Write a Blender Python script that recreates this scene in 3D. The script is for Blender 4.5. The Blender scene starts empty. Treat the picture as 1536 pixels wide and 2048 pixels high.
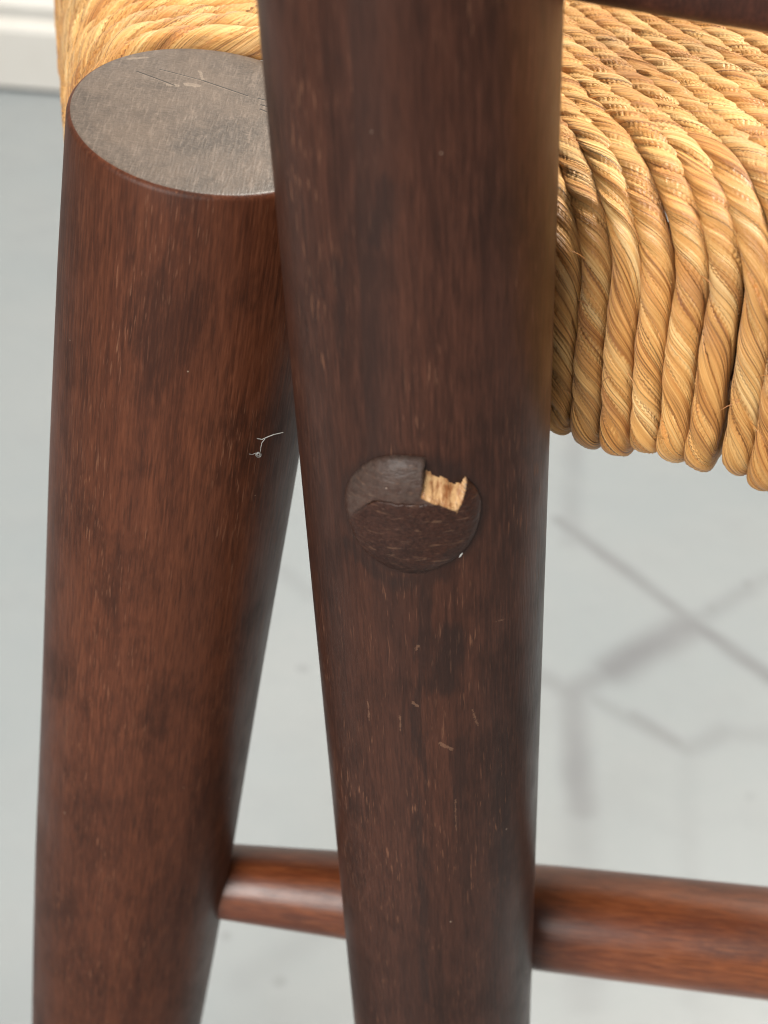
import bpy, math, random
import numpy as np
from mathutils import Vector, Matrix

random.seed(7); rng = np.random.default_rng(7)
sc = bpy.context.scene
col = sc.collection
rad = math.radians

# ------------------------------------------------------------------ camera
PITCH, ROLL, CAMZ = 38.0, 5.0, 0.55
LENS, FPX = 52.0, 52.0 / 36.0 * 2048.0
C = Vector((0, 0, CAMZ))
_p = rad(PITCH); _r = rad(ROLL)
_fw = Vector((0, math.cos(_p), -math.sin(_p)))
_d0 = Vector((0, -math.sin(_p), -math.cos(_p)))
_r0 = Vector((1, 0, 0))
_rt = _r0 * math.cos(_r) - _d0 * math.sin(_r)
_dn = _d0 * math.cos(_r) + _r0 * math.sin(_r)
cam_d = bpy.data.cameras.new('camera')
cam = bpy.data.objects.new('camera', cam_d); col.objects.link(cam)
M3 = Matrix((_rt, -_dn, -_fw)).transposed()
cam.matrix_world = Matrix.Translation(C) @ M3.to_4x4()
cam_d.sensor_fit = 'VERTICAL'; cam_d.sensor_height = 36; cam_d.sensor_width = 27
cam_d.lens = LENS
cam_d.clip_start = 0.01; cam_d.clip_end = 60
cam_d.dof.use_dof = True
cam_d.dof.focus_distance = 0.270
cam_d.dof.aperture_fstop = 19
sc.camera = cam

# ------------------------------------------------------------------ light
w = bpy.data.worlds.new('World'); sc.world = w; w.use_nodes = True
w.node_tree.nodes['Background'].inputs[0].default_value = (1.0, 0.985, 0.96, 1)
w.node_tree.nodes['Background'].inputs[1].default_value = 0.25

def area(name, loc, target, sx, sy, power, colour):
    l = bpy.data.lights.new(name, 'AREA'); l.shape = 'RECTANGLE'
    l.size, l.size_y, l.energy, l.color = sx, sy, power, colour
    o = bpy.data.objects.new(name, l); col.objects.link(o)
    o.location = loc
    o.rotation_euler = (Vector(target) - Vector(loc)).to_track_quat('-Z', 'Y').to_euler()
    return o
area('window_light', (-0.85, -1.45, 1.3), (0, 0.25, 0.36), 1.1, 1.2, 72, (1.0, 0.97, 0.93))
area('ceiling_light', (0.9, 0.95, 2.3), (0.1, 0.3, 0.4), 0.9, 0.9, 118, (1.0, 0.94, 0.85))

sc.view_settings.view_transform = 'Standard'
sc.view_settings.look = 'None'
sc.view_settings.exposure = 0.0
sc.view_settings.gamma = 1.0
sc.view_settings.use_curve_mapping = False
try:
    sc.cycles.max_bounces = 8
    sc.cycles.use_denoising = True
    sc.cycles.filter_width = 1.1
except Exception:
    pass

# ------------------------------------------------------------------ helpers
def P(px, py, Z):
    return C + (_fw + _rt * ((px - 768) / FPX) + _dn * ((py - 1024) / FPX)) * Z
def floor_at(px, py, z=0.0):
    d = P(px, py, 1.0) - C
    return C + d * ((z - CAMZ) / d.z)
def proj(v):
    q = v - C; Z = q.dot(_fw)
    return 768 + FPX * q.dot(_rt) / Z, 1024 + FPX * q.dot(_dn) / Z, Z
def Zvert(y, H):                       # depth of an upright line at camera distance H, seen at image row y
    ph = math.atan((y - 1024) / FPX)
    return H * math.cos(ph) / math.cos(_p + ph)

WORLD = {}
def add(name, mesh, mat=None, parent=None, mw=None):
    o = bpy.data.objects.new(name, mesh); col.objects.link(o)
    mw = mw or Matrix.Identity(4)
    WORLD[o.name] = mw
    o.matrix_basis = mw
    if parent:
        o.parent = parent
        o.matrix_parent_inverse = WORLD[parent.name].inverted()
    if mat and mesh is not None and len(mesh.materials) == 0:
        mesh.materials.append(mat)
    return o
def tag(o, label, cat, group=None):
    o['label'] = label; o['category'] = cat
    if group: o['group'] = group
def mesh_np(name, V, F, smooth=True):
    me = bpy.data.meshes.new(name)
    V = np.asarray(V, dtype=np.float64); F = np.asarray(F, dtype=np.int32)
    me.vertices.add(len(V)); me.vertices.foreach_set('co', V.ravel())
    k = F.shape[1]
    me.loops.add(F.size); me.loops.foreach_set('vertex_index', F.ravel())
    me.polygons.add(len(F))
    me.polygons.foreach_set('loop_start', np.arange(0, F.size, k, dtype=np.int32))
    me.polygons.foreach_set('loop_total', np.full(len(F), k, dtype=np.int32))
    me.polygons.foreach_set('use_smooth', np.full(len(F), smooth))
    me.update(calc_edges=True); me.validate()
    return me
def box_mesh(name, sx, sy, sz, bev=0.002):
    import bmesh
    bm = bmesh.new(); bmesh.ops.create_cube(bm, size=1)
    for v in bm.verts: v.co = Vector((v.co.x * sx, v.co.y * sy, v.co.z * sz))
    bmesh.ops.bevel(bm, geom=bm.edges[:], offset=bev, segments=3, affect='EDGES', profile=.5)
    me = bpy.data.meshes.new(name); bm.to_mesh(me); bm.free()
    for p in me.polygons: p.use_smooth = False
    return me
def frame(origin, zdir, xhint):
    z = zdir.normalized(); x = (xhint - z * xhint.dot(z)).normalized(); y = z.cross(x)
    m = Matrix((x, y, z)).transposed().to_4x4(); m.translation = origin
    return m
def grid_faces(nr, nc, wrap=True):
    f = []
    i = np.arange(nr - 1)[:, None]; j = np.arange(nc if wrap else nc - 1)[None, :]
    j2 = (j + 1) % nc
    return np.stack([i * nc + j, i * nc + j2, (i + 1) * nc + j2, (i + 1) * nc + j], -1).reshape(-1, 4)

# ------------------------------------------------------------------ node helpers
class NT:
    def __init__(s, name):
        s.m = bpy.data.materials.new(name); s.m.use_nodes = True
        s.t = s.m.node_tree; s.n = s.t.nodes; s.l = s.t.links
        s.b = s.n['Principled BSDF']
    def new(s, t, **kw):
        n = s.n.new(t)
        for k, v in kw.items(): setattr(n, k, v)
        return n
    def put(s, sock, v):
        if hasattr(v, 'is_output') or isinstance(v, bpy.types.NodeSocket): s.l.new(v, sock)
        else: sock.default_value = v
    def math(s, op, a, b=0.0, c=None, clamp=False):
        n = s.new('ShaderNodeMath', operation=op, use_clamp=clamp)
        s.put(n.inputs[0], a); s.put(n.inputs[1], b)
        if c is not None: s.put(n.inputs[2], c)
        return n.outputs[0]
    def vm(s, op, a, b=None, out=0):
        n = s.new('ShaderNodeVectorMath', operation=op)
        s.put(n.inputs[0], a)
        if b is not None: s.put(n.inputs[1], b)
        return n.outputs[out]
    def scale(s, vec, xyz, off=(0, 0, 0)):
        n = s.new('ShaderNodeMapping'); s.put(n.inputs[0], vec)
        n.inputs['Scale'].default_value = xyz; n.inputs['Location'].default_value = off
        return n.outputs[0]
    def noise(s, vec, scale=1.0, detail=3.0, rough=.55, dist=0.0):
        n = s.new('ShaderNodeTexNoise'); s.put(n.inputs['Vector'], vec)
        n.inputs['Scale'].default_value = scale; n.inputs['Detail'].default_value = detail
        n.inputs['Roughness'].default_value = rough; n.inputs['Distortion'].default_value = dist
        return n.outputs['Fac']
    def ramp(s, fac, stops, smooth=False):
        n = s.new('ShaderNodeValToRGB'); s.put(n.inputs[0], fac)
        e = n.color_ramp.elements
        while len(e) < len(stops): e.new(.5)
        for q, (pos, c) in zip(e, stops):
            q.position = pos; q.color = (c, c, c, 1) if isinstance(c, (int, float)) else (*c, 1)
        if smooth: n.color_ramp.interpolation = 'EASE'
        return n.outputs[0]
    def mix(s, fac, a, b, mode='MIX'):
        n = s.new('ShaderNodeMix', data_type='RGBA', blend_type=mode)
        s.put(n.inputs[0], fac)
        for k, v in ((6, a), (7, b)):
            s.put(n.inputs[k], (*v, 1) if isinstance(v, tuple) and len(v) == 3 else v)
        return n.outputs[2]
    def seg(s, vec, a, b):             # distance from a shading point to a segment
        a = Vector(a); b = Vector(b); d = b - a
        ap = s.vm('SUBTRACT', vec, tuple(a))
        t = s.math('DIVIDE', s.vm('DOT_PRODUCT', ap, tuple(d), out=1), d.length_squared, clamp=True)
        n = s.new('ShaderNodeVectorMath', operation='SCALE')
        n.inputs[0].default_value = tuple(d); s.l.new(t, n.inputs[3])
        return s.vm('LENGTH', s.vm('SUBTRACT', ap, n.outputs[0]), out=1), t
    def bump(s, h, strength, dist, normal=None):
        n = s.new('ShaderNodeBump'); n.inputs['Strength'].default_value = strength
        n.inputs['Distance'].default_value = dist; s.put(n.inputs['Height'], h)
        if normal: s.l.new(normal, n.inputs['Normal'])
        return n.outputs[0]

def wood(name, dark, mid, light, off=(0, 0, 0), rough=.42, fleck=1.0, spec=.5, coat=.0):
    k = NT(name)
    co = k.new('ShaderNodeTexCoord').outputs['Object']
    # slow wavering of the grain
    big = k.noise(k.scale(co, (38, 38, 10), off), 1, 3, .55, .4)
    streak = k.noise(k.scale(co, (210, 210, 9), off), 1, 4, .6, .25)
    fine = k.noise(k.scale(co, (1500, 1500, 130), off), 1, 2, .6)
    pores = k.noise(k.scale(co, (2900, 2900, 230), (off[0] + 3, off[1], off[2])), 1, 1.5, .5)
    cloud = k.noise(k.scale(co, (60, 60, 34), (off[0] + 9, off[1], off[2])), 1, 5, .68)
    base = k.mix(k.ramp(big, [(.33, 0.), (.67, 1.)]), dark, mid)
    base = k.mix(k.math('MULTIPLY', k.ramp(streak, [(.42, 0.), (.70, 1.)]), .28), base, light)
    base = k.mix(k.math('MULTIPLY', k.ramp(streak, [(.30, 1.), (.46, 0.)]), .40), base, tuple(c * .45 for c in dark))
    base = k.mix(k.math('MULTIPLY', k.ramp(cloud, [(.49, 0.), (.64, 1.)]), .62), base, tuple(c * .52 for c in dark))
    base = k.mix(k.math('MULTIPLY', k.ramp(fine, [(.36, 1.), (.5, 0.)]), .35), base, tuple(c * .4 for c in dark))
    gl = k.noise(k.scale(co, (1900, 1900, 140), (off[0], off[1] + 6, off[2])), 1, 3, .65)
    pat = k.ramp(k.noise(k.scale(co, (48, 48, 20), (off[0], off[1] + 2, off[2] + 5)), 1, 4, .65), [(.38, .35), (.62, 1.)])
    base = k.mix(k.math('MULTIPLY', k.math('MULTIPLY', k.ramp(gl, [(.50, 0.), (.66, 1.)]), pat), .22), base, tuple(min(1, c * 1.6 + .006) for c in light))
    base = k.mix(k.math('MULTIPLY', k.ramp(gl, [(.36, 1.), (.47, 0.)]), .30), base, tuple(c * .45 for c in dark))
    # open pores: short pale ticks, clustered
    clus = k.ramp(k.noise(k.scale(co, (75, 75, 28), (off[0], 4, off[2])), 1, 3, .6), [(.44, 0.), (.62, 1.)])
    tick = k.math('MULTIPLY', k.ramp(pores, [(.63, 0.), (.72, 1.)]), clus)
    base = k.mix(k.math('MULTIPLY', tick, .62 * fleck), base, (.27, .125, .07))
    # tiny dust specks
    v = k.new('ShaderNodeTexVoronoi'); k.put(v.inputs['Vector'], co); v.inputs['Scale'].default_value = 330
    thr = k.ramp(k.noise(co, 160, 0, .5), [(.68, 0.), (.78, .075)])
    speck = k.math('LESS_THAN', v.outputs['Distance'], thr)
    base = k.mix(k.math('MULTIPLY', speck, .55), base, (.40, .30, .23))
    k.put(k.b.inputs['Base Color'], base)
    rr = k.math('ADD', k.math('MULTIPLY', k.math('SUBTRACT', cloud, .5), .45), rough)
    rr = k.math('ADD', rr, k.math('MULTIPLY', tick, .2), clamp=True)
    k.put(k.b.inputs['Roughness'], rr)
    k.b.inputs['Specular IOR Level'].default_value = spec
    k.b.inputs['Coat Weight'].default_value = coat
    k.b.inputs['Coat Roughness'].default_value = .3
    h = k.math('ADD', k.math('MULTIPLY', fine, .6), k.math('MULTIPLY', streak, .8))
    h = k.math('ADD', h, k.math('MULTIPLY', pores, .6))
    k.put(k.b.inputs['Normal'], k.bump(h, .32, .00022))
    return k
RED_D, RED_M, RED_L = (.030, .009, .005), (.062, .018, .010), (.10, .030, .014)
wood_post = wood('stained_wood_post', (.032, .0115, .0068), (.052, .0180, .0102), (.080, .0275, .0145), (1.7, .2, .35), .40, .75, .24)
k = wood_post                                              # a darker growth band running down the upper half of the post
co = k.new('ShaderNodeTexCoord').outputs['Object']
sx = k.new('ShaderNodeSeparateXYZ'); k.put(sx.inputs[0], co)
src = k.b.inputs['Base Color'].links[0].from_socket
wv = k.math('MULTIPLY', k.math('SUBTRACT', k.noise(k.scale(co, (260, 260, 30)), 1, 3, .6), .5), .0016)
xx = k.math('ADD', k.math('ADD', sx.outputs[0], wv), k.math('MULTIPLY', k.math('SUBTRACT', .47, sx.outputs[2]), .017))
b1 = k.ramp(k.math('ADD', k.math('MULTIPLY', xx, 20), .5), [(.352, 0.), (.360, 1.), (.40, .8), (.47, .12), (.60, 0.)])
up_ = k.ramp(sx.outputs[2], [(.37, 0.), (.42, 1.)])
bm_ = k.math('MULTIPLY', k.math('MULTIPLY', b1, up_), .62)
k.put(k.b.inputs['Base Color'], k.mix(bm_, src, (.022, .0095, .0065)))
POST_K = k; wood_post = k.m
wood_leg = wood('stained_wood_leg', (.046, .0138, .0066), (.088, .0262, .0115), (.130, .0405, .0165), (5.1, 2.2, 1.3), .46, .6, .20).m
wood_str = wood('stained_wood_stretcher', (.080, .017, .006), (.165, .044, .0135), (.26, .085, .025), (2.4, 7.7, 3.1), .36, .3, .45, .15).m
wood_slat = wood('stained_wood_slat', RED_D, RED_M, RED_L, (8.2, 1.1, 6.3), .45, .4, .3).m

# ------------------------------------------------------------------ floor, wall, baseboard
def floor_material():
    k = NT('painted_floor')
    co = k.new('ShaderNodeTexCoord').outputs['Object']
    warp = k.new('ShaderNodeTexNoise'); k.put(warp.inputs['Vector'], co); warp.inputs['Scale'].default_value = 22
    wv = k.vm('SUBTRACT', warp.outputs['Color'], (.5, .5, .5))
    n = k.new('ShaderNodeVectorMath', operation='SCALE'); k.l.new(wv, n.inputs[0]); n.inputs[3].default_value = .008
    cw = k.vm('ADD', co, n.outputs[0])
    n1 = k.noise(co, 3.2, 5, .6); n2 = k.noise(co, 26, 4, .65)
    base = k.mix(k.ramp(n1, [(.35, 0.), (.65, 1.)]), (.198, .222, .234), (.230, .245, .251))
    base = k.mix(k.math('MULTIPLY', k.ramp(n2, [(.48, 0.), (.72, 1.)]), .22), base, (.172, .184, .194))
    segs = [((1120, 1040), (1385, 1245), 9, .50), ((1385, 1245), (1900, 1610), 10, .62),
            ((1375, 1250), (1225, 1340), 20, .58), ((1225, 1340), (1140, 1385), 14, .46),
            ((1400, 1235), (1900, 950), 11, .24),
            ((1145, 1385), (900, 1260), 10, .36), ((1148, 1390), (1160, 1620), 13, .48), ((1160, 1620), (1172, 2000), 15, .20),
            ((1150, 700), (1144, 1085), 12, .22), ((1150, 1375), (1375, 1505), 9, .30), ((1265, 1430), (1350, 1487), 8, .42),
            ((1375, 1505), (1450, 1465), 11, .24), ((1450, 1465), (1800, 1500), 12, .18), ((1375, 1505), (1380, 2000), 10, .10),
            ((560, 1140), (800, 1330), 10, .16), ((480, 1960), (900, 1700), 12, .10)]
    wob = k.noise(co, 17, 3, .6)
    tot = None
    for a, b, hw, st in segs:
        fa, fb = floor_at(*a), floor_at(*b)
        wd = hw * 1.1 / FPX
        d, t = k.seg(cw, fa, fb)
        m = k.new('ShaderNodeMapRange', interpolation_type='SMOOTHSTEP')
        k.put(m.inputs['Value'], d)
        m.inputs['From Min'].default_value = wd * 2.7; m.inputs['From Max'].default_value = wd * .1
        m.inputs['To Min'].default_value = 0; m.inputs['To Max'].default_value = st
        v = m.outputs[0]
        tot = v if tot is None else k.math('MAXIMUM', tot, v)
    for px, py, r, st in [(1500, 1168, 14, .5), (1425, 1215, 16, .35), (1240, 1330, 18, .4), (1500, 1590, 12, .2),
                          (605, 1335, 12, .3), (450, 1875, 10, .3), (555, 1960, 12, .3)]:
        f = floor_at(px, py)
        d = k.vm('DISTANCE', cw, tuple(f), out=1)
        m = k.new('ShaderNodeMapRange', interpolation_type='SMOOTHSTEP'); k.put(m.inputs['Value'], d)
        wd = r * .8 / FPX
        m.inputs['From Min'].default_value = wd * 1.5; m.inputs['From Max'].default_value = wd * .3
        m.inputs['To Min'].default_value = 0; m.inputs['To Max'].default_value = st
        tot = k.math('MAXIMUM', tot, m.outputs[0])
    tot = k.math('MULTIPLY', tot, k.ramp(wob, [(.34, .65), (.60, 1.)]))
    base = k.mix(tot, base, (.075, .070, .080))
    k.put(k.b.inputs['Base Color'], base)
    k.put(k.b.inputs['Roughness'], k.math('ADD', .38, k.math('MULTIPLY', n2, .25)))
    k.put(k.b.inputs['Normal'], k.bump(n2, .2, .0006))
    return k.m
fl = add('floor', mesh_np('floor', [(-6, -6, 0), (6, -6, 0), (6, 8, 0), (-6, 8, 0)], [(0, 1, 2, 3)]), floor_material())
fl['kind'] = 'structure'

k = NT('white_paint')
co = k.new('ShaderNodeTexCoord').outputs['Object']
nn = k.noise(co, 9, 4, .6)
k.put(k.b.inputs['Base Color'], k.mix(k.ramp(nn, [(.35, 0.), (.7, 1.)]), (.53, .515, .475), (.58, .565, .53)))
k.b.inputs['Roughness'].default_value = .45
k.put(k.b.inputs['Normal'], k.bump(k.noise(co, 60, 3, .6), .2, .001))
white = k.m
a0, a1 = floor_at(0, 181), floor_at(150, 193)
bd = (a1 - a0).normalized(); bn = Vector((bd.y, -bd.x, 0))
if bn.y > 0: bn = -bn                                        # towards the camera
prof = [(0, .004), (.018, .004), (.018, .055), (.0165, .060), (.0115, .064), (.011, .072), (.0125, .076), (.009, .084), (.004, .090), (.002, .096), (0, .097)]
def extrude(name, prof, o, d, n, l0, l1):
    V = []
    for l in (l0, l1):
        for (a, z) in prof: V.append(o + d * l + n * a + Vector((0, 0, z)))
    np_ = len(prof)
    F = [(i, (i + 1) % np_, np_ + (i + 1) % np_, np_ + i) for i in range(np_)]
    return mesh_np(name, V, F, False)
bb = add('baseboard', extrude('baseboard', prof, a0 - bn * .018, bd, bn, -2.5, 3.5), white)
bb['kind'] = 'structure'
wl = add('wall', extrude('wall', [(0, 0), (-.1, 0), (-.1, 2.5), (0, 2.5)], a0 - bn * .0205, bd, bn, -3, 4), white)
wl['kind'] = 'structure'

# ------------------------------------------------------------------ chair root
chair = bpy.data.objects.new('chair', None); col.objects.link(chair)
base_pt = Vector((0.05, 0.25, 0)); chair.location = base_pt
WORLD[chair.name] = Matrix.Translation(base_pt)
tag(chair, 'dark red-brown stained wooden chair with twisted rush seat and chipped dowel plug', 'chair')

def lathe(name, rings, nseg=96, cap_plane=None, lump=0.0, cap_round=.0016, ncap=14):
    """rings: (z, r) from bottom to top in a local frame; cap_plane: local normal of the sawn top"""
    V = []; ang = np.linspace(0, 2 * np.pi, nseg, endpoint=False)
    zs = [z for z, r in rings]
    for z, r in rings:
        rr = r * (1 + lump * (np.sin(2 * ang + z * 17) * .5 + np.sin(3 * ang - z * 23) * .3))
        V.append(np.stack([rr * np.cos(ang), rr * np.sin(ang), np.full(nseg, z)], 1))
    ztop, rtop = rings[-1]
    if cap_plane is not None:
        nx, ny, nz = cap_plane
        def zc(x, y): return -(nx * x + ny * y) / nz
        # squeeze the upper rings so the last one follows the sawn plane
        for i in range(len(V)):
            f = max(0.0, min(1.0, (zs[i] - (ztop - .12)) / .12))
            V[i][:, 2] += zc(V[i][:, 0], V[i][:, 1]) * f
    for q in range(1, 5):                                    # eased arris
        t = q / 4 * math.pi / 2
        sc_ = (rtop - cap_round * (1 - math.cos(t))) / rtop
        R = V[len(rings) - 1].copy(); R[:, :2] *= sc_
        R[:, 2] += cap_round * math.sin(t) + (0 if cap_plane is None else zc(R[:, 0], R[:, 1]) - zc(R[:, 0] / sc_, R[:, 1] / sc_))
        V.append(R)
    last = V[-1]
    cx = last.mean(0)
    for q in range(1, ncap):
        f = (1 - q / ncap) if q < ncap - 1 else 1e-4
        V.append(cx + (last - cx) * f + np.array([0, 0, .0009]) * (1 - f * f))
    V = np.concatenate(V)
    nr = len(V) // nseg
    me = mesh_np(name, V, grid_faces(nr, nseg))
    return me
def dense(pts, n):
    z = np.array([p[0] for p in pts]); r = np.array([p[1] for p in pts])
    zz = np.linspace(z[0], z[-1], n)
    # smooth interpolation
    rr = np.interp(zz, z, r)
    kern = np.ones(5) / 5
    rs = np.convolve(np.pad(rr, 2, mode='edge'), kern, 'valid')
    return list(zip(zz, rs))

# back post: upright round post, nearest to the camera
H_POST = 0.2112
pa, pb = P(820, 0, Zvert(0, H_POST)), P(884, 2048, Zvert(2048, H_POST))
pax = (pa - pb).normalized()
t = -pb.z / pax.z
p_foot = pb + pax * t
PR = 0.0218
Lp = .84 / pax.z
m_post = frame(p_foot, pax, Vector((1, 0, 0)))
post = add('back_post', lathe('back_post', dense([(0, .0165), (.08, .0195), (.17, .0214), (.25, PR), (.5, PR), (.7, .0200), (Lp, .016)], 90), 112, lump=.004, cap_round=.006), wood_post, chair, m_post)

# stains, darker tone round the plug and rubbed marks on the post
def post_hit(px, py):
    for Z in np.linspace(.19, .36, 2500):
        q = P(px, py, Z); f = (q - p_foot).dot(pax)
        if (q - (p_foot + pax * f)).length < PR: return q
    return P(px, py, .26)
k = POST_K
co = k.new('ShaderNodeTexCoord').outputs['Object']
src = k.b.inputs['Base Color'].links[0].from_socket
pinv = m_post.inverted()
fuzz = k.math('MULTIPLY', k.math('SUBTRACT', k.noise(k.scale(co, (420, 420, 60)), 1, 4, .7), .5), .0085)
st = None
for a, b, w0, w1, amt in [((905, 1270), (890, 1370), .0045, .0010, .7), ((845, 1180), (835, 1480), .0016, .0004, .55), ((836, 1480), (850, 2000), .0014, .0003, .5),
                          ((700, 1090), (760, 1150), .0022, .0005, .5), ((790, 1165), (880, 1150), .0030, .0004, .55), ((770, 380), (750, 480), .0028, .0006, .5),
                          ((690, 470), (675, 700), .0012, .0003, .35), ((920, 1480), (915, 1640), .0020, .0005, .35)]:
    d, t_ = k.seg(co, pinv @ post_hit(*a), pinv @ post_hit(*b))
    m = k.new('ShaderNodeMapRange', interpolation_type='SMOOTHSTEP'); k.put(m.inputs['Value'], k.math('ADD', d, fuzz))
    m.inputs['From Min'].default_value = w0; m.inputs['From Max'].default_value = w1
    m.inputs['To Min'].default_value = 0; m.inputs['To Max'].default_value = amt
    st = m.outputs[0] if st is None else k.math('MAXIMUM', st, m.outputs[0])
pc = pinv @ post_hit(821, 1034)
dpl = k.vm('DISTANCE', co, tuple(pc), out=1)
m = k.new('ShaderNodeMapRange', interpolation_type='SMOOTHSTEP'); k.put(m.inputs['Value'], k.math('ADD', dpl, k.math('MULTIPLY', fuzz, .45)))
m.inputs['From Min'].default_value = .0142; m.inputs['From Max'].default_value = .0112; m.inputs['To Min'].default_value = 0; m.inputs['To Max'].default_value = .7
st = k.math('MAXIMUM', st, m.outputs[0])                     # darker ring round the plug, fading outwards
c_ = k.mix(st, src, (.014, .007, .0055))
pl = None
fz2 = k.math('MULTIPLY', k.math('SUBTRACT', k.noise(co, 2600, 2), .5), .0011)
for a, b, wd in [((880, 1486), (892, 1494), .00035), ((896, 1493), (904, 1500), .0003), ((826, 1405), (834, 1411), .0003), ((832, 1300), (836, 1292), .00022),
                 ((735, 1400), (739, 1440), .00012), ((800, 1430), (801, 1460), .00012), ((911, 1600), (912, 1660), .00012),
                 ((945, 1420), (955, 1450), .00018), ((992, 1243), (1010, 1238), .0001)]:
    d, t_ = k.seg(co, pinv @ post_hit(*a), pinv @ post_hit(*b))
    m = k.math('LESS_THAN', k.math('ADD', d, fz2), wd); pl = m if pl is None else k.math('MAXIMUM', pl, m)
c_ = k.mix(k.math('MULTIPLY', pl, .30), c_, (.26, .14, .085))
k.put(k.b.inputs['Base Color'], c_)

# rear leg with its sawn top
H_LEG = 0.245
edge = [(400, 128, 678), (900, 107, 599), (1150, 97, 554), (1300, 91, 527), (1500, 82, 493), (1690, 76, 465), (1900, 69, 425), (2048, 68, 398)]
la, lb = P(403, 400, Zvert(400, H_LEG)), P(233, 2048, Zvert(2048, H_LEG))
lax = (la - lb).normalized()
l_foot = lb - lax * (lb.z / lax.z)
top_c = la + lax * 0.0
# slide the top centre until it projects to the ellipse centre row
lo, hi = -.05, .2
for _ in range(50):
    md = (lo + hi) / 2
    if proj(la + lax * md)[1] > 246: lo = md
    else: hi = md
top_c = la + lax * lo
L_leg = (top_c - l_foot).length
prof_l = []
for y, l, r in edge:
    lo, hi = -.1, .8
    for _ in range(50):
        md = (lo + hi) / 2
        if proj(l_foot + lax * md)[1] > y: lo = md
        else: hi = md
    q = l_foot + lax * lo; Z = q.dot(_fw) - C.dot(_fw)
    prof_l.append((lo, (r - l) * Z / FPX / 2))
prof_l.sort()
z0, r0 = prof_l[0]
rings = [(0, r0 * .74), (z0 * .5, r0 * .9)] + prof_l + [(L_leg - .03, prof_l[-1][1] * .998), (L_leg, prof_l[-1][1] * .985)]
m_leg = frame(l_foot, lax, Vector((1, 0, 0)))
n_cut = (lax + Vector((-.03, -1, 0)) * .115).normalized()
n_loc = m_leg.to_3x3().inverted() @ n_cut
leg_mesh = lathe('leg', dense(rings, 80), 112, cap_plane=tuple(n_loc), lump=.003, cap_round=.0011)
leg = add('leg', leg_mesh, wood_leg, chair, m_leg)
leg['label'] = 'rear leg with worn grey sawn top'
# worn grey end grain on the sawn top: the same stain rubbed thin, scratched
k = wood('worn_sawn_top', (.058, .042, .032), (.080, .060, .047), (.105, .080, .064), (.3, 4.4, 2.), .38, .0)
co = k.new('ShaderNodeTexCoord').outputs['Object']
src = k.b.inputs['Base Color'].links[0].from_socket
g1 = k.noise(k.scale(co, (2400, 300, 300)), 1, 3, .6)
g2 = k.noise(k.scale(co, (620, 2600, 400), (4, 1, 2)), 1, 3, .6)
g3 = k.noise(co, 95, 4, .65)
c1 = k.mix(k.math('MULTIPLY', k.ramp(g1, [(.52, 0.), (.70, 1.)]), .42), src, (.18, .138, .11))
c1 = k.mix(k.math('MULTIPLY', k.ramp(g2, [(.56, 0.), (.72, 1.)]), .36), c1, (.19, .145, .115))
c1 = k.mix(k.math('MULTIPLY', k.ramp(g3, [(.50, 0.), (.70, 1.)]), .20), c1, (.155, .115, .09))
g5 = k.noise(co, 70, 3, .6)
c1 = k.mix(k.math('MULTIPLY', k.ramp(g5, [(.46, 0.), (.62, 1.)]), .28), c1, (.135, .095, .068))
c1 = k.mix(k.math('MULTIPLY', k.ramp(k.noise(k.scale(co, (420, 90, 100), (2, 7, 1)), 1, 4, .7), [(.60, 0.), (.68, 1.)]), .25), c1, (.25, .19, .15))
minv = m_leg.inverted(); co = k.vm('MULTIPLY', co, (1, 1, 0))
def on_top(px, py):                                          # where a photo mark lies on the sawn plane
    d = P(px, py, 1.0) - C
    s = (top_c - C).dot(n_cut) / d.dot(n_cut)
    q_ = minv @ (C + d * s); q_.z = 0; return q_
sd = None; sl = None
for a, b, wd in [((272, 158), (347, 190), .00016), ((318, 155), (410, 182), .00013), ((405, 181), (492, 211), .00017),
                 ((515, 216), (528, 219), .0002), ((520, 229), (534, 233), .0002), ((518, 238), (531, 243), .0002)]:
    A, B = on_top(*a), on_top(*b)
    d, tt = k.seg(co, A, B)
    m = k.math('LESS_THAN', d, wd); sd = m if sd is None else k.math('MAXIMUM', sd, m)
    off = Vector((.0002, -.0003, 0))
    d, tt = k.seg(co, A + off, B + off)
    m = k.math('LESS_THAN', d, wd * .8); sl = m if sl is None else k.math('MAXIMUM', sl, m)
for a, b, wd in [((255, 130), (290, 128), .0004), ((335, 188), (352, 190), .0005), ((372, 188), (392, 191), .0006), ((398, 160), (404, 178), .0003),
                 ((335, 103), (342, 104), .0003)]:
    d, tt = k.seg(co, on_top(*a), on_top(*b))
    dd = k.math('ADD', d, k.math('MULTIPLY', k.math('SUBTRACT', k.noise(co, 1500, 2), .5), .0009))
    sl = k.math('MAXIMUM', sl, k.math('LESS_THAN', dd, wd))
c1 = k.mix(k.math('MULTIPLY', sl, .32), c1, (.30, .235, .18))
c1 = k.mix(sd, c1, (.012, .008, .006))
k.put(k.b.inputs['Base Color'], c1)
k.put(k.b.inputs['Normal'], k.bump(k.math('SUBTRACT', k.math('ADD', g1, k.math('MULTIPLY', g2, .8)), k.math('MULTIPLY', sd, 3)), .34, .00022))
leg_mesh.materials.append(k.m)
nseg = 112
ncapfaces = nseg * 14
mi = np.zeros(len(leg_mesh.polygons), dtype=np.int32); mi[-(nseg * 14):] = 1
leg_mesh.polygons.foreach_set('material_index', mi)

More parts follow.
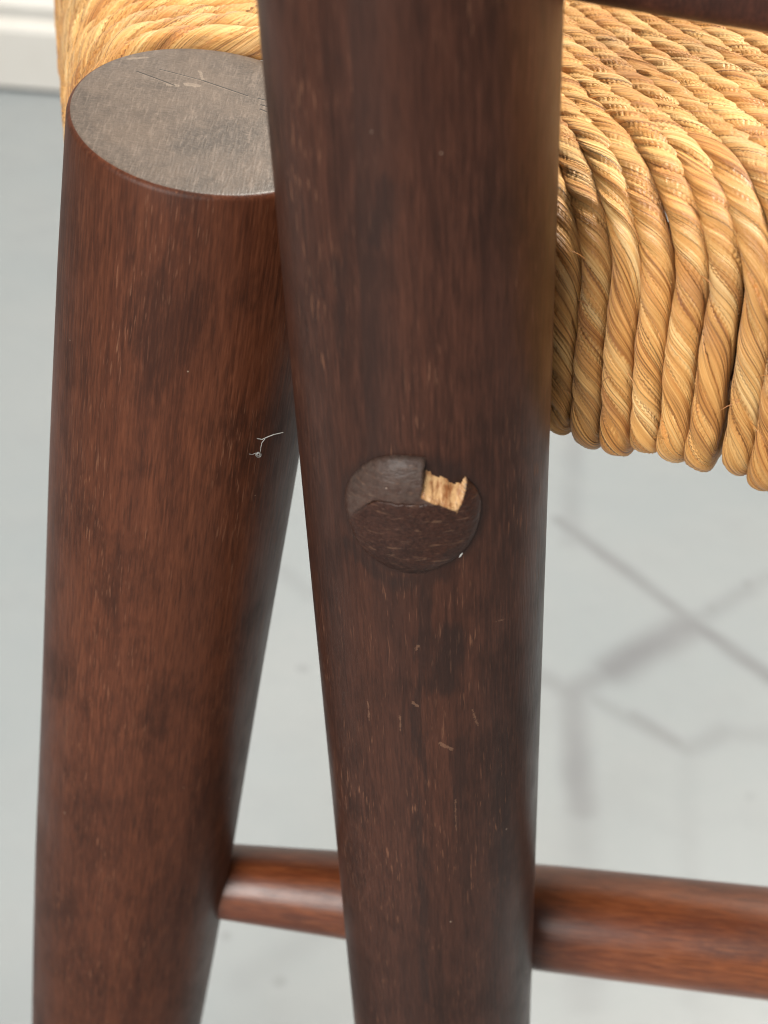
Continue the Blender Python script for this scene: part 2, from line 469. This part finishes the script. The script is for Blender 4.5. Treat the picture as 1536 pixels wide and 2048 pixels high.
# ------------------------------------------------------------------ dowel plug on the post
zc_ = .262
for _ in range(40):                                          # find the plug centre on the post's front surface
    q = P(821, 1034, zc_)
    ax_pt = p_foot + pax * (q - p_foot).dot(pax)
    dist = (q - ax_pt).length
    zc_ += (dist - PR) * .6 if True else 0
    if q.dot(_fw) > ax_pt.dot(_fw): zc_ -= .01
q = P(821, 1034, zc_)
ax_pt = p_foot + pax * (q - p_foot).dot(pax)
nrm = (q - ax_pt).normalized()
side = nrm.cross(pax) * -1
if side.dot(_rt) < 0: side = -side
m_plug = Matrix((side, pax, nrm)).transposed().to_4x4(); m_plug.translation = ax_pt
RP = 0.0117
def sst(a, b, x):
    t = np.clip((x - a) / (b - a), 0, 1); return t * t * (3 - 2 * t)
def vnoise(x, y, seed):
    g = np.random.default_rng(seed).random((64, 64))
    xi = np.floor(x).astype(int); yi = np.floor(y).astype(int); fx = x - xi; fy = y - yi
    fx = fx * fx * (3 - 2 * fx); fy = fy * fy * (3 - 2 * fy)
    h = lambda a, b: g[a % 64, b % 64]
    return (h(xi, yi) * (1 - fx) + h(xi + 1, yi) * fx) * (1 - fy) + (h(xi, yi + 1) * (1 - fx) + h(xi + 1, yi + 1) * fx) * fy - .5
nr_, na_ = 110, 240
rr = np.linspace(.0, 1, nr_)[:, None] ** .9; aa = np.linspace(0, 2 * np.pi, na_, endpoint=False)[None, :]
wob = 1 + .012 * np.sin(3 * aa + 1) + .01 * np.sin(7 * aa)
up_s = 1 + .075 * np.clip(np.sin(aa), 0, 1) * np.clip(1.2 - np.abs(np.cos(aa)), 0, 1)
U = rr * RP * wob * np.cos(aa) * 1e3; W = rr * RP * wob * up_s * np.sin(aa) * 1e3     # millimetres
Rn = np.broadcast_to(rr, U.shape)
# face level, with a raised crescent of rim along the top
crack = 4.6 - .35 * np.clip(-(U + 4), 0, 9) ** 1.6 - .03 * np.clip(U - 1, 0, 9) ** 2 + .25 * vnoise(U * 1.2 + 20, W * 0 + 3, 5)
dome = 3.1 * np.clip(1 - Rn ** 2.7, 0, 1) ** .60
dome = dome + .10 * vnoise(U * .8 + 30, W * .8 + 30, 1) + .06 * vnoise(U * 2.6 + 30, W * 5 + 30, 2)
below = sst(.12, -.12, W - crack)
sunk = .62 * below * sst(-10.5, -5.0, U) * sst(9.5, 6.5, U) * sst(-9.0, -3.0, W)
is_rim = (1 - sst(1.2, -1.2, W - crack + .5 * vnoise(U + 7, W + 5, 21))) * sst(-11.6, -9, U) * sst(7.5, 5, U)
gro = 1.5 * np.exp(-((W - crack + .1) / .20) ** 2) * sst(-7, -4.5, U) * sst(3.0, 1.0, U)
h = dome - sunk - 1.0 * gro
# splintered notch: upper right
def inside(poly, x, y):
    r = np.full(x.shape, 9.0)
    n = len(poly)
    for i in range(n):
        (x0, y0), (x1, y1) = poly[i], poly[(i + 1) % n]
        dx, dy = x1 - x0, y1 - y0; L = math.hypot(dx, dy)
        r = np.minimum(r, ((y0 - y) * dx - (x0 - x) * dy) / L)   # >0 inside a clockwise outline
    return r
def px2uw(px, py): return ((px - 821) * .0853, -(py - 1043) * .1083)
poly = [px2uw(860, 880), px2uw(945, 920), px2uw(934, 968), px2uw(903, 1020), px2uw(844, 986)]
jag = .25 * vnoise(U * 2.2 + 11, W * 2.2 + 17, 8)
ins = inside(poly, U, W) + jag * .6
notch = sst(-.06, .14, ins)
# the notch floor climbs from deep at the post surface to the face at its lower edge, split in ledges
lowdist = np.clip(W - (px2uw(0, 1022)[1] + (U - px2uw(903, 0)[0]) * -.62), 0, 8)
floor_h = 1.75 - .42 * lowdist + .14 * vnoise(U * 3.5 + 5, W * 1.2 + 9, 12) + .10 * np.sign(np.sin(U * 2.4 + .7))
floor_h = np.maximum(floor_h, -.25)
h = h * (1 - notch) + np.minimum(h, floor_h) * notch
h[-1, :] = -.6
Rc = PR * 1e3
th = U / Rc
X = (Rc + h) * np.sin(th); Y = W; Zz = (Rc + h) * np.cos(th)
V = np.stack([X, Y, Zz], -1).reshape(-1, 3) * 1e-3
pm = mesh_np('dowel_plug', V, grid_faces(nr_, na_))
raw = np.maximum(inside([px2uw(857, 947), px2uw(914, 977), px2uw(904, 1024), px2uw(843, 988)], U, W),
                 inside([px2uw(910, 972), px2uw(940, 956), px2uw(904, 1028)], U, W)) + jag * .5
raw = sst(-.05, .12, raw)
at_ = pm.attributes.new('raw', 'FLOAT', 'POINT'); at_.data.foreach_set('value', raw.ravel().astype(np.float32))
at_ = pm.attributes.new('rim', 'FLOAT', 'POINT'); at_.data.foreach_set('value', is_rim.ravel().astype(np.float32))
k = wood('dark_end_grain', (.020, .0075, .0048), (.036, .0130, .0080), (.056, .021, .0125), (4, 4, 1), .42, .15, .24)
src = k.b.inputs['Base Color'].links[0].from_socket
co = k.new('ShaderNodeTexCoord').outputs['Object']
ra = k.new('ShaderNodeAttribute', attribute_name='raw').outputs['Fac']
ri = k.new('ShaderNodeAttribute', attribute_name='rim').outputs['Fac']
scr = k.noise(k.scale(co, (350, 1700, 300)), 1, 2, .6, .6)
sp = k.noise(co, 900, 3, .6)
c1 = k.mix(k.math('MULTIPLY', k.ramp(scr, [(.60, 0.), (.70, 1.)]), .45), src, (.15, .080, .048))
c1 = k.mix(k.math('MULTIPLY', k.math('MULTIPLY', ri, k.ramp(sp, [(.30, .4), (.7, 1.)])), .40), c1, (.12, .09, .074))  # worn grey rim; the tint also paints in light from above
rawc = k.mix(k.ramp(k.noise(k.scale(co, (900, 420, 420)), 1, 3, .6), [(.36, 0.), (.6, 1.)]), (.22, .085, .030), (.50, .31, .15))
c1 = k.mix(ra, c1, rawc)
k.put(k.b.inputs['Base Color'], c1)
k.put(k.b.inputs['Normal'], k.bump(k.math('ADD', scr, sp), .5, .0002))
plug = add('dowel_plug', pm, k.m, post, m_plug)
plug['label'] = 'proud dowel plug with a splintered pale notch'

# ------------------------------------------------------------------ stretcher
def tube(name, pts, radii, nseg=40):
    pts = [Vector(p) for p in pts]; n = len(pts); V = []
    ang = np.linspace(0, 2 * np.pi, nseg, endpoint=False)
    up = Vector((0, 0, 1))
    for i, p in enumerate(pts):
        t_ = (pts[min(i + 1, n - 1)] - pts[max(i - 1, 0)]).normalized()
        a = (up - t_ * up.dot(t_)).normalized(); b = t_.cross(a)
        for c_, s_ in zip(np.cos(ang), np.sin(ang)): V.append(p + (a * c_ + b * s_) * radii[i])
    return mesh_np(name, np.array([list(v) for v in V]), grid_faces(n, nseg))
s0, s1 = P(455, 1763, .388), P(1500, 1882, .378)
sdir = (s1 - s0); s_len = sdir.length; sdir.normalize()
sa = s0 - sdir * .018
n = 60; LS = .40
m_str = frame(sa, sdir, Vector((0, 0, 1)))
rp = []
for i in range(n):
    x = LS * i / (n - 1)
    t_ = x / LS
    r = np.interp(x, [0, .018, .05, .1, .17, .25, .36, LS], [.0090, .0098, .0112, .0134, .0141, .0141, .011, .0092])
    rp.append((x, r))
str_o = add('stretcher', lathe('stretcher', dense(rp, 90), 64, lump=.006, cap_round=.002), wood_str, chair, m_str)

# front leg at the stretcher's far end, outside the frame
f_c = sa + sdir * (LS - .005)
f_foot = Vector((f_c.x + .012, f_c.y - .002, 0))
f_ax = Vector((-.05, .01, 1)).normalized()
fl_ = add('leg', lathe('leg_front', dense([(0, .017), (.15, .022), (.3, .024), (.445, .022)], 40), 48, lump=.003), wood_leg, chair, frame(f_foot, f_ax, Vector((1, 0, 0))))
fl_['label'] = 'front leg'

# ------------------------------------------------------------------ seat
A0 = P(1110, 868, .279); A1 = P(1536, 940, .262)
e = (A1 - A0); e.z *= .75; e.normalize()
eh = Vector((e.x, e.y, 0)).normalized()
nn_ = Vector((eh.y, -eh.x, 0))
if nn_.y > 0: nn_ = -nn_
up = Vector((0, 0, 1))
FACE = .0525                                                # height of the wrapped rail
# profile of the wrap: (n, u) measured from the lower outside edge
def wrap_profile():
    pts = []
    ra, rb = .019, .008
    # under side coming in from inside
    for x in np.linspace(-.04, -rb, 16): pts.append((x, -.0005 - .0 * x))
    for a in np.linspace(-90, 0, 12)[1:]: pts.append((-rb + rb * math.cos(rad(a)), rb + rb * math.sin(rad(a)) - .0005))
    for u in np.linspace(rb, FACE - ra, 14)[1:]:
        pts.append((.0012 * math.sin(math.pi * (u - rb) / (FACE - ra - rb)), u))
    for a in np.linspace(0, 84, 18)[1:]: pts.append((-ra + ra * math.cos(rad(a)), FACE - ra + ra * math.sin(rad(a))))
    n0, u0 = pts[-1]
    for x in np.linspace(0, .15, 44)[1:]:
        pts.append((n0 - x, u0 + .105 * x * math.exp(-x / .10)))
    return np.array(pts)
WP = wrap_profile()
WA = np.concatenate([[0], np.cumsum(np.linalg.norm(np.diff(WP, axis=0), axis=1))])
i_face = 16 + 11; i_top = 16 + 11 + 13                      # where the face and the top roll begin
R0 = .0034

def cord_mesh(name, path, outn, r0, seed, turns=1.0, nseg=36):
    """a twisted rush cord along path (n,3); outn: reference normals (n,3)"""
    g = np.random.default_rng(seed)
    Pp = np.asarray(path); 
    s = np.concatenate([[0], np.cumsum(np.linalg.norm(np.diff(Pp, axis=0), axis=1))])
    T = np.gradient(Pp, axis=0); T /= np.linalg.norm(T, axis=1)[:, None]
    N = np.asarray(outn) - T * np.sum(np.asarray(outn) * T, 1)[:, None]; N /= np.linalg.norm(N, axis=1)[:, None]
    B = np.cross(T, N)
    n = len(Pp)
    phi = np.linspace(0, 2 * np.pi, nseg, endpoint=False)[None, :]
    pitch = .0275 * (1 + .12 * g.standard_normal())
    # twist rate wanders along the cord
    kx = np.arange(0, s[-1] + .03, .012); kr = 1 + .22 * g.standard_normal(len(kx))
    rate = np.interp(s, kx, kr).clip(.45, 1.7)
    tw = np.concatenate([[0], np.cumsum(.5 * (rate[1:] + rate[:-1]) * np.diff(s))]) / pitch * 2 * np.pi
    psi = (phi + turns * tw[:, None] + g.random() * 6.28)
    nb = int(g.integers(8, 13))
    bnd = np.cumsum(g.dirichlet(np.full(nb, 2.2))) * 2 * np.pi; bnd -= bnd[0]
    # blade edges drift along the cord
    rad_ = np.zeros_like(psi); tone = np.zeros_like(psi); crease = np.zeros_like(psi)
    drift = np.stack([np.interp(s, kx, .16 * g.standard_normal(len(kx))) for _ in range(nb)], 1)
    edges = bnd[None, :] + drift
    edges.sort(axis=1)
    tones = np.stack([np.interp(s, kx[::2], g.random(len(kx[::2]))) for _ in range(nb)], 1)
    ps = np.mod(psi, 2 * np.pi)
    for b in range(nb):
        lo = edges[:, b][:, None]; hi = edges[:, (b + 1) % nb][:, None] + (2 * np.pi if b == nb - 1 else 0)
        wd = np.maximum(hi - lo, 1e-3)
        x = np.mod(ps - lo, 2 * np.pi) / wd
        m = x < 1
        bulge = np.sqrt(np.clip(1 - (2 * x - 1) ** 2, 0, 1)) * .055 * np.minimum(wd / .7, 1.5) + .13 * np.minimum(wd / .6, 1.3) * (1 - x) * (x > .0)
        edgec = np.exp(-x / .07)  + np.exp(-(1 - x) / .05) * .8
        rad_ = np.where(m, bulge, rad_); tone = np.where(m, tones[:, b][:, None], tone); crease = np.where(m, edgec, crease)
    groove = np.zeros_like(psi)
    for q_ in range(13):
        c0 = g.random() * 6.28; env = np.interp(s, kx, np.clip(g.standard_normal(len(kx)) * .8, 0, 1))
        pos = c0 + np.interp(s, kx, .25 * g.standard_normal(len(kx)))
        dd = np.abs(np.mod(psi - pos[:, None] + np.pi, 2 * np.pi) - np.pi)
        groove = np.maximum(groove, np.exp(-(dd / .11) ** 2) * env[:, None])
    ridge = .022 * np.sin(psi * 9 + 2 * g.random()) + .018 * np.sin(psi * 14 + 3 * g.random() + s[:, None] * 60)
    slow = np.interp(s, kx, .055 * g.standard_normal(len(kx)))[:, None]
    R = r0 * (.88 + rad_ * 1.15 + ridge * .7 + slow - .10 * np.clip(crease, 0, 1) - .34 * groove)
    # squeezed between its neighbours: flattened sideways, proud outwards
    cs, sn = np.cos(phi), np.sin(phi)
    lm = .00281; lat = R * sn; lat = lm * np.sign(lat) * (1 - np.exp(-(np.abs(lat) / lm) ** 2.4 * 1.6)) ** (1 / 2.4)
    V = Pp[:, None, :] + N[:, None, :] * (R * cs * .93)[..., None] + B[:, None, :] * lat[..., None]
    me = mesh_np(name, V.reshape(-1, 3), grid_faces(n, nseg))
    fa = np.stack([np.cos(psi), np.sin(psi), np.broadcast_to(s[:, None] * 1.0, psi.shape)], -1)
    a = me.attributes.new('fib', 'FLOAT_VECTOR', 'POINT'); a.data.foreach_set('vector', fa.reshape(-1).astype(np.float32))
    a = me.attributes.new('tone', 'FLOAT', 'POINT'); a.data.foreach_set('value', tone.reshape(-1).astype(np.float32))
    a = me.attributes.new('crease', 'FLOAT', 'POINT'); a.data.foreach_set('value', np.clip(crease, 0, 1).reshape(-1).astype(np.float32))
    return me

def rush_material():
    k = NT('rush_fibre')
    f = k.new('ShaderNodeAttribute', attribute_name='fib').outputs['Vector']
    tone = k.new('ShaderNodeAttribute', attribute_name='tone').outputs['Fac']
    cre = k.new('ShaderNodeAttribute', attribute_name='crease').outputs['Fac']
    oi = k.new('ShaderNodeObjectInfo').outputs['Random']
    off = k.new('ShaderNodeCombineXYZ'); k.put(off.inputs[2], k.math('MULTIPLY', oi, 37.0))
    fv = k.vm('ADD', k.scale(f, (1, 1, 14)), off.outputs[0])
    f1 = k.noise(k.scale(fv, (6, 6, 1)), 1, 4, .7)          # fibre lines
    f2 = k.noise(k.scale(fv, (11, 11, 1.6)), 1, 3, .6)
    f3 = k.noise(k.scale(fv, (1.1, 1.1, 2.4)), 1, 3, .6)     # blotches of darker leaf
    co = k.new('ShaderNodeTexCoord').outputs['Object']
    f4 = k.noise(co, 45, 3, .6)
    t_ = k.math('ADD', k.math('MULTIPLY', tone, .30), k.math('MULTIPLY', f1, .80))
    c = k.ramp(t_, [(.32, (.34, .125, .030)), (.46, (.60, .275, .075)), (.60, (.74, .400, .130)), (.78, (.86, .58, .26))])
    c = k.mix(k.math('MULTIPLY', k.ramp(f3, [(.56, 0.), (.74, 1.)]), .40), c, (.36, .16, .055))
    c = k.mix(k.math('MULTIPLY', k.ramp(f4, [(.56, 0.), (.75, 1.)]), .35), c, (.40, .23, .12))
    c = k.mix(k.math('MULTIPLY', k.ramp(f2, [(.37, 1.), (.44, 0.)]), .75), c, (.17, .062, .018))  # dark dried fibres, also painting in the shade of gaps between them
    hv = k.new('ShaderNodeHueSaturation'); k.put(hv.inputs['Color'], c)
    k.put(hv.inputs['Value'], k.math('ADD', .88, k.math('MULTIPLY', oi, .24)))
    k.put(k.b.inputs['Base Color'], hv.outputs[0])
    k.b.inputs['Roughness'].default_value = .40
    k.b.inputs['Specular IOR Level'].default_value = .55
    h_ = k.math('ADD', f1, k.math('MULTIPLY', f2, .5))
    k.put(k.b.inputs['Normal'], k.bump(h_, 1.0, .0009))
    return k.m
rush = rush_material()

# the rails inside the wrap: the seat's frame
zA = A0.z
def rail_pt(s, n, u): return A0 + e * s + nn_ * n + up * u
cornerS = -.125                                             # where the two rails meet, behind the leg
ra_, rb_ = rail_pt(cornerS + .01, -.017, .024), rail_pt(.27, -.017, .024)
seat = add('seat', tube('seat_frame', [ra_ + (rb_ - ra_) * (i / 9) for i in range(10)], [.013] * 10, 24), wood_leg, chair)
seat['label'] = 'twisted golden rush seat'

# left rail runs away from the camera
kz = lambda px, py, z: (lambda d: C + d * ((z - CAMZ) / d.z))(P(px, py, 1.0) - C)
ZTOP = A0.z + FACE
b0 = kz(165, 150, ZTOP - .012); b1 = kz(150, 0, ZTOP - .012)
bdir = (b1 - b0); bdir.z = 0; bdir.normalize()
bout = Vector((-bdir.y, bdir.x, 0))
if bout.x > 0: bout = -bout

def resample(path, step):
    path = np.asarray(path); s = np.concatenate([[0], np.cumsum(np.linalg.norm(np.diff(path, axis=0), axis=1))])
    n = max(8, int(s[-1] / step)); q = np.linspace(0, s[-1], n)
    return np.stack([np.interp(q, s, path[:, i]) for i in range(3)], 1), q
def smooth(a, k_=5):
    pad = np.pad(a, ((k_, k_), (0, 0)), mode='edge'); kern = np.ones(2 * k_ + 1) / (2 * k_ + 1)
    return np.stack([np.convolve(pad[:, i], kern, 'valid') for i in range(3)], 1)

# shift of a cord along the rail as it climbs the face and crosses the top
def a_path(s0, seed):
    g = np.random.default_rng(seed)
    pts = []; outs = []
    aF, aT = WA[i_face], WA[i_top]
    wob = np.interp(WA, np.arange(0, .5, .03), .00028 * g.standard_normal(17))
    sl_ = .00045 * g.standard_normal(); dz = .0007 * g.standard_normal()
    cut = len(WP)
    for i, ((n_, u_), a) in enumerate(zip(WP, WA)):
        s = s0
        s += -.10 * min(max(a - aF, 0), aT - aF)
        if a > aT:
            q = a - aT
            s += -.80 * q * (1 - math.exp(-q / .020)) - .10 * q
        sag = -.03 * s0 if s0 > 0 else 0                   # the wrap thickens along the rail
        uu = u_ + (sag * (1 - u_ / FACE) if u_ < FACE else 0)
        low = max(0.0, 1 - max(u_, 0) / .012)
        pts.append(rail_pt(s + wob[i] + sl_ * low, n_, uu + dz * low))
        # local normal
        j0, j1 = max(i - 1, 0), min(i + 1, len(WP) - 1)
        tn, tu = WP[j1] - WP[j0]
        outs.append(nn_ * tu - up * tn)
    return np.array([list(v) for v in pts]), np.array([list(v) for v in outs])
PITCH_C = .00572
# seam where the two fields of cords meet
corner = rail_pt(cornerS, 0, FACE)
corner = kz(470, 200, ZTOP); seam = kz(800, -40, ZTOP) - corner; seam.z = 0; seam.normalize()
def seam_side(p): 
    d = p - corner; return d.x * seam.y - d.y * seam.x     # > 0 on the right-hand side
ci = 0
sgrid = np.arange(-.052, .27, PITCH_C)
for s0 in sgrid:
    ci += 1
    path, outs = a_path(s0 + random.uniform(-.00015, .00015), 100 + ci)
    # stop at the seam by diving below
    keep = len(path)
    for i in range(i_top, len(path)):
        if seam_side(Vector(path[i])) < 0: keep = i; break
    path = path[:max(keep, i_top + 4)]; outs = outs[:max(keep, i_top + 4)]
    near = -.012 < s0 < .125
    p2, q = resample(path, (.0007 if near else .0016))
    o2 = np.stack([np.interp(q, np.linspace(0, q[-1], len(outs)), outs[:, i]) for i in range(3)], 1)
    # normals by true arc length
    sa_ = np.concatenate([[0], np.cumsum(np.linalg.norm(np.diff(path, axis=0), axis=1))])
    o2 = np.stack([np.interp(q, sa_, outs[:, i]) for i in range(3)], 1)
    tail = min(10, len(p2) // 4)
    p2[-tail:, 2] -= np.linspace(0, 1, tail) ** 2 * .004
    p2 = smooth(p2, 4); o2 = smooth(o2, 4)
    add('cord', cord_mesh('cord', p2, o2, R0 * random.uniform(.95, 1.04), 500 + ci, 1.0, 88 if near else 20), rush, seat)
# cords over the left rail
sb = 0.0
LB = .17
for j in range(int(LB / .0056)):
    ci += 1
    g = np.random.default_rng(900 + j)
    base = b0 - bdir * .03 + bdir * (j * .0056)
    path = []; outs = []
    for i, ((n_, u_), a) in enumerate(zip(WP, WA)):
        aT = WA[i_top]
        sh = 0
        p = base + bout * n_ + up * (u_ - FACE + .012 + ZTOP - base.z - .012)
        if a > aT:
            qd = a - aT
            # runs parallel to the near rail once over the edge
            inward = -bout
            wgt = (1 - math.exp(-qd / .02))
            p = p + bdir * (-(.12) * qd * wgt)
        path.append(list(p))
        j0, j1 = max(i - 1, 0), min(i + 1, len(WP) - 1)
        tn, tu = WP[j1] - WP[j0]
        outs.append(list(bout * tu - up * tn))
    path = np.array(path); outs = np.array(outs)
    keep = len(path)
    for i in range(i_top, len(path)):
        if seam_side(Vector(path[i])) > .004: keep = i; break
    keep = max(keep, i_top + 6)
    path = path[:keep]; outs = outs[:keep]
    hit = False
    for v_ in path[i_top - 6:]:
        v_ = Vector(v_); f_ = (v_ - l_foot).dot(lax)
        if f_ < L_leg + .012 and (v_ - (l_foot + lax * f_)).length < .0265: hit = True
    if hit: continue
    p2, q = resample(path, .0009)
    sa_ = np.concatenate([[0], np.cumsum(np.linalg.norm(np.diff(path, axis=0), axis=1))])
    o2 = np.stack([np.interp(q, sa_, outs[:, i]) for i in range(3)], 1)
    tail = min(10, len(p2) // 4); p2[-tail:, 2] -= np.linspace(0, 1, tail) ** 2 * .004
    p2 = smooth(p2, 4); o2 = smooth(o2, 4)
    add('cord', cord_mesh('cord', p2, o2, R0, 1500 + j, 1.0, 48), rush, seat)

# ------------------------------------------------------------------ back slat at the top right
q0, q1, q2 = P(1060, -160, .225), P(1300, -118, .222), P(1560, -78, .219)
pts = []
for i in range(24):
    t_ = i / 23 * 2.4
    p = q0 * ((1 - t_) * (2 - t_) / 2) + q1 * (t_ * (2 - t_)) + q2 * (t_ * (t_ - 1) / 2)
    pts.append(p)
def slat_mesh(name, pts, hh, tt):
    V = []; prof = []
    for a in np.linspace(0, 2 * np.pi, 40, endpoint=False):
        c_, s_ = math.cos(a), math.sin(a)
        prof.append((tt * abs(c_) ** .6 * (1 if c_ > 0 else -1), hh * abs(s_) ** .45 * (1 if s_ > 0 else -1)))
    n = len(pts)
    for i, p in enumerate(pts):
        t_ = (pts[min(i + 1, n - 1)] - pts[max(i - 1, 0)]).normalized()
        u_ = (up - t_ * up.dot(t_)).normalized(); b_ = t_.cross(u_)
        for (a, b) in prof: V.append(list(p + b_ * a + u_ * b))
    return mesh_np(name, V, grid_faces(n, 40))
SH = .021
pts = [p + up * (SH - .010) for p in pts]
add('back_slat', slat_mesh('back_slat', pts, SH, .007), wood_slat, chair)

# ------------------------------------------------------------------ lint caught on the leg
k = NT('lint_white'); k.b.inputs['Base Color'].default_value = (.42, .42, .40, 1); k.b.inputs['Roughness'].default_value = .8
lint = k.m
def leg_surf(px, py, lift=.0003):
    d = (P(px, py, 1.0) - C)
    # march towards the leg surface
    best = None
    for Z in np.linspace(.2, .42, 1500):
        q = P(px, py, Z); f = (q - l_foot).dot(lax); r_ = np.interp(f, [a for a, b in rings], [b for a, b in rings])
        if (q - (l_foot + lax * f)).length < r_ + lift: return q
    return P(px, py, .3)
def fibre(pix, r, surf): 
    q = [surf(*p) for p in pix]
    return tube('fibre', q, [r] * len(q), 6)
import bmesh
def join(meshes, name):
    V = []; F = []; o_ = 0
    for m in meshes:
        v = np.zeros(len(m.vertices) * 3); m.vertices.foreach_get('co', v); V.append(v.reshape(-1, 3))
        f = np.zeros(len(m.polygons) * 4, dtype=np.int32); m.polygons.foreach_get('vertices', f); F.append(f.reshape(-1, 4) + o_); o_ += len(m.vertices)
    return mesh_np(name, np.concatenate(V), np.concatenate(F))
tuft = []
for i in range(9):
    a0_ = random.random() * 6.28; rr_ = random.uniform(2, 7)
    tuft.append(fibre([(517 + rr_ * math.cos(a0_ + x * .9), 909 + rr_ * math.sin(a0_ + x * .9)) for x in range(6)], .000035, leg_surf))
lf = add('lint_fibre', join([fibre([(514, 877), (524, 879), (535, 874), (548, 869), (566, 865)], .00008, leg_surf),
                             fibre([(530, 878), (524, 885), (522, 893), (521, 903)], .00005, leg_surf),
                             fibre([(498, 908), (505, 909), (512, 906)], .00004, leg_surf)] + tuft, 'lint_fibre'), lint)
tag(lf, 'tiny white lint fibre caught on the rear leg beside the post', 'lint')

fleck = add('lint_fleck', join([tube('f', [post_hit(917, 1114) - _fw * .0022, post_hit(920, 1110) - _fw * .0022, post_hit(924, 1105) - _fw * .0022], [.00003, .00013, .00004], 8)], 'lint_fleck'), lint)
tag(fleck, 'tiny white lint fleck at the lower right edge of the dowel plug', 'lint')
# a few loose ends of fibre standing off the cords
g = np.random.default_rng(31)
for i in range(16):
    s_, u_ = g.uniform(.0, .05), g.uniform(.004, .045)
    a = rail_pt(s_, .0030, u_); ang = g.uniform(-1, 1); L_ = g.uniform(.002, .0055)
    dv = e * math.cos(ang) * L_ * (1 if g.random() < .5 else -1) + up * math.sin(ang) * L_
    add('loose_fibre', tube('loose_fibre', [a, a + dv * .35 + nn_ * .0006, a + dv * .7 + nn_ * .0012 - up * .0003, a + dv + nn_ * g.uniform(.0008, .0022) - up * .0008], [.00011, .0001, .00008, .00003], 6), rush, seat)
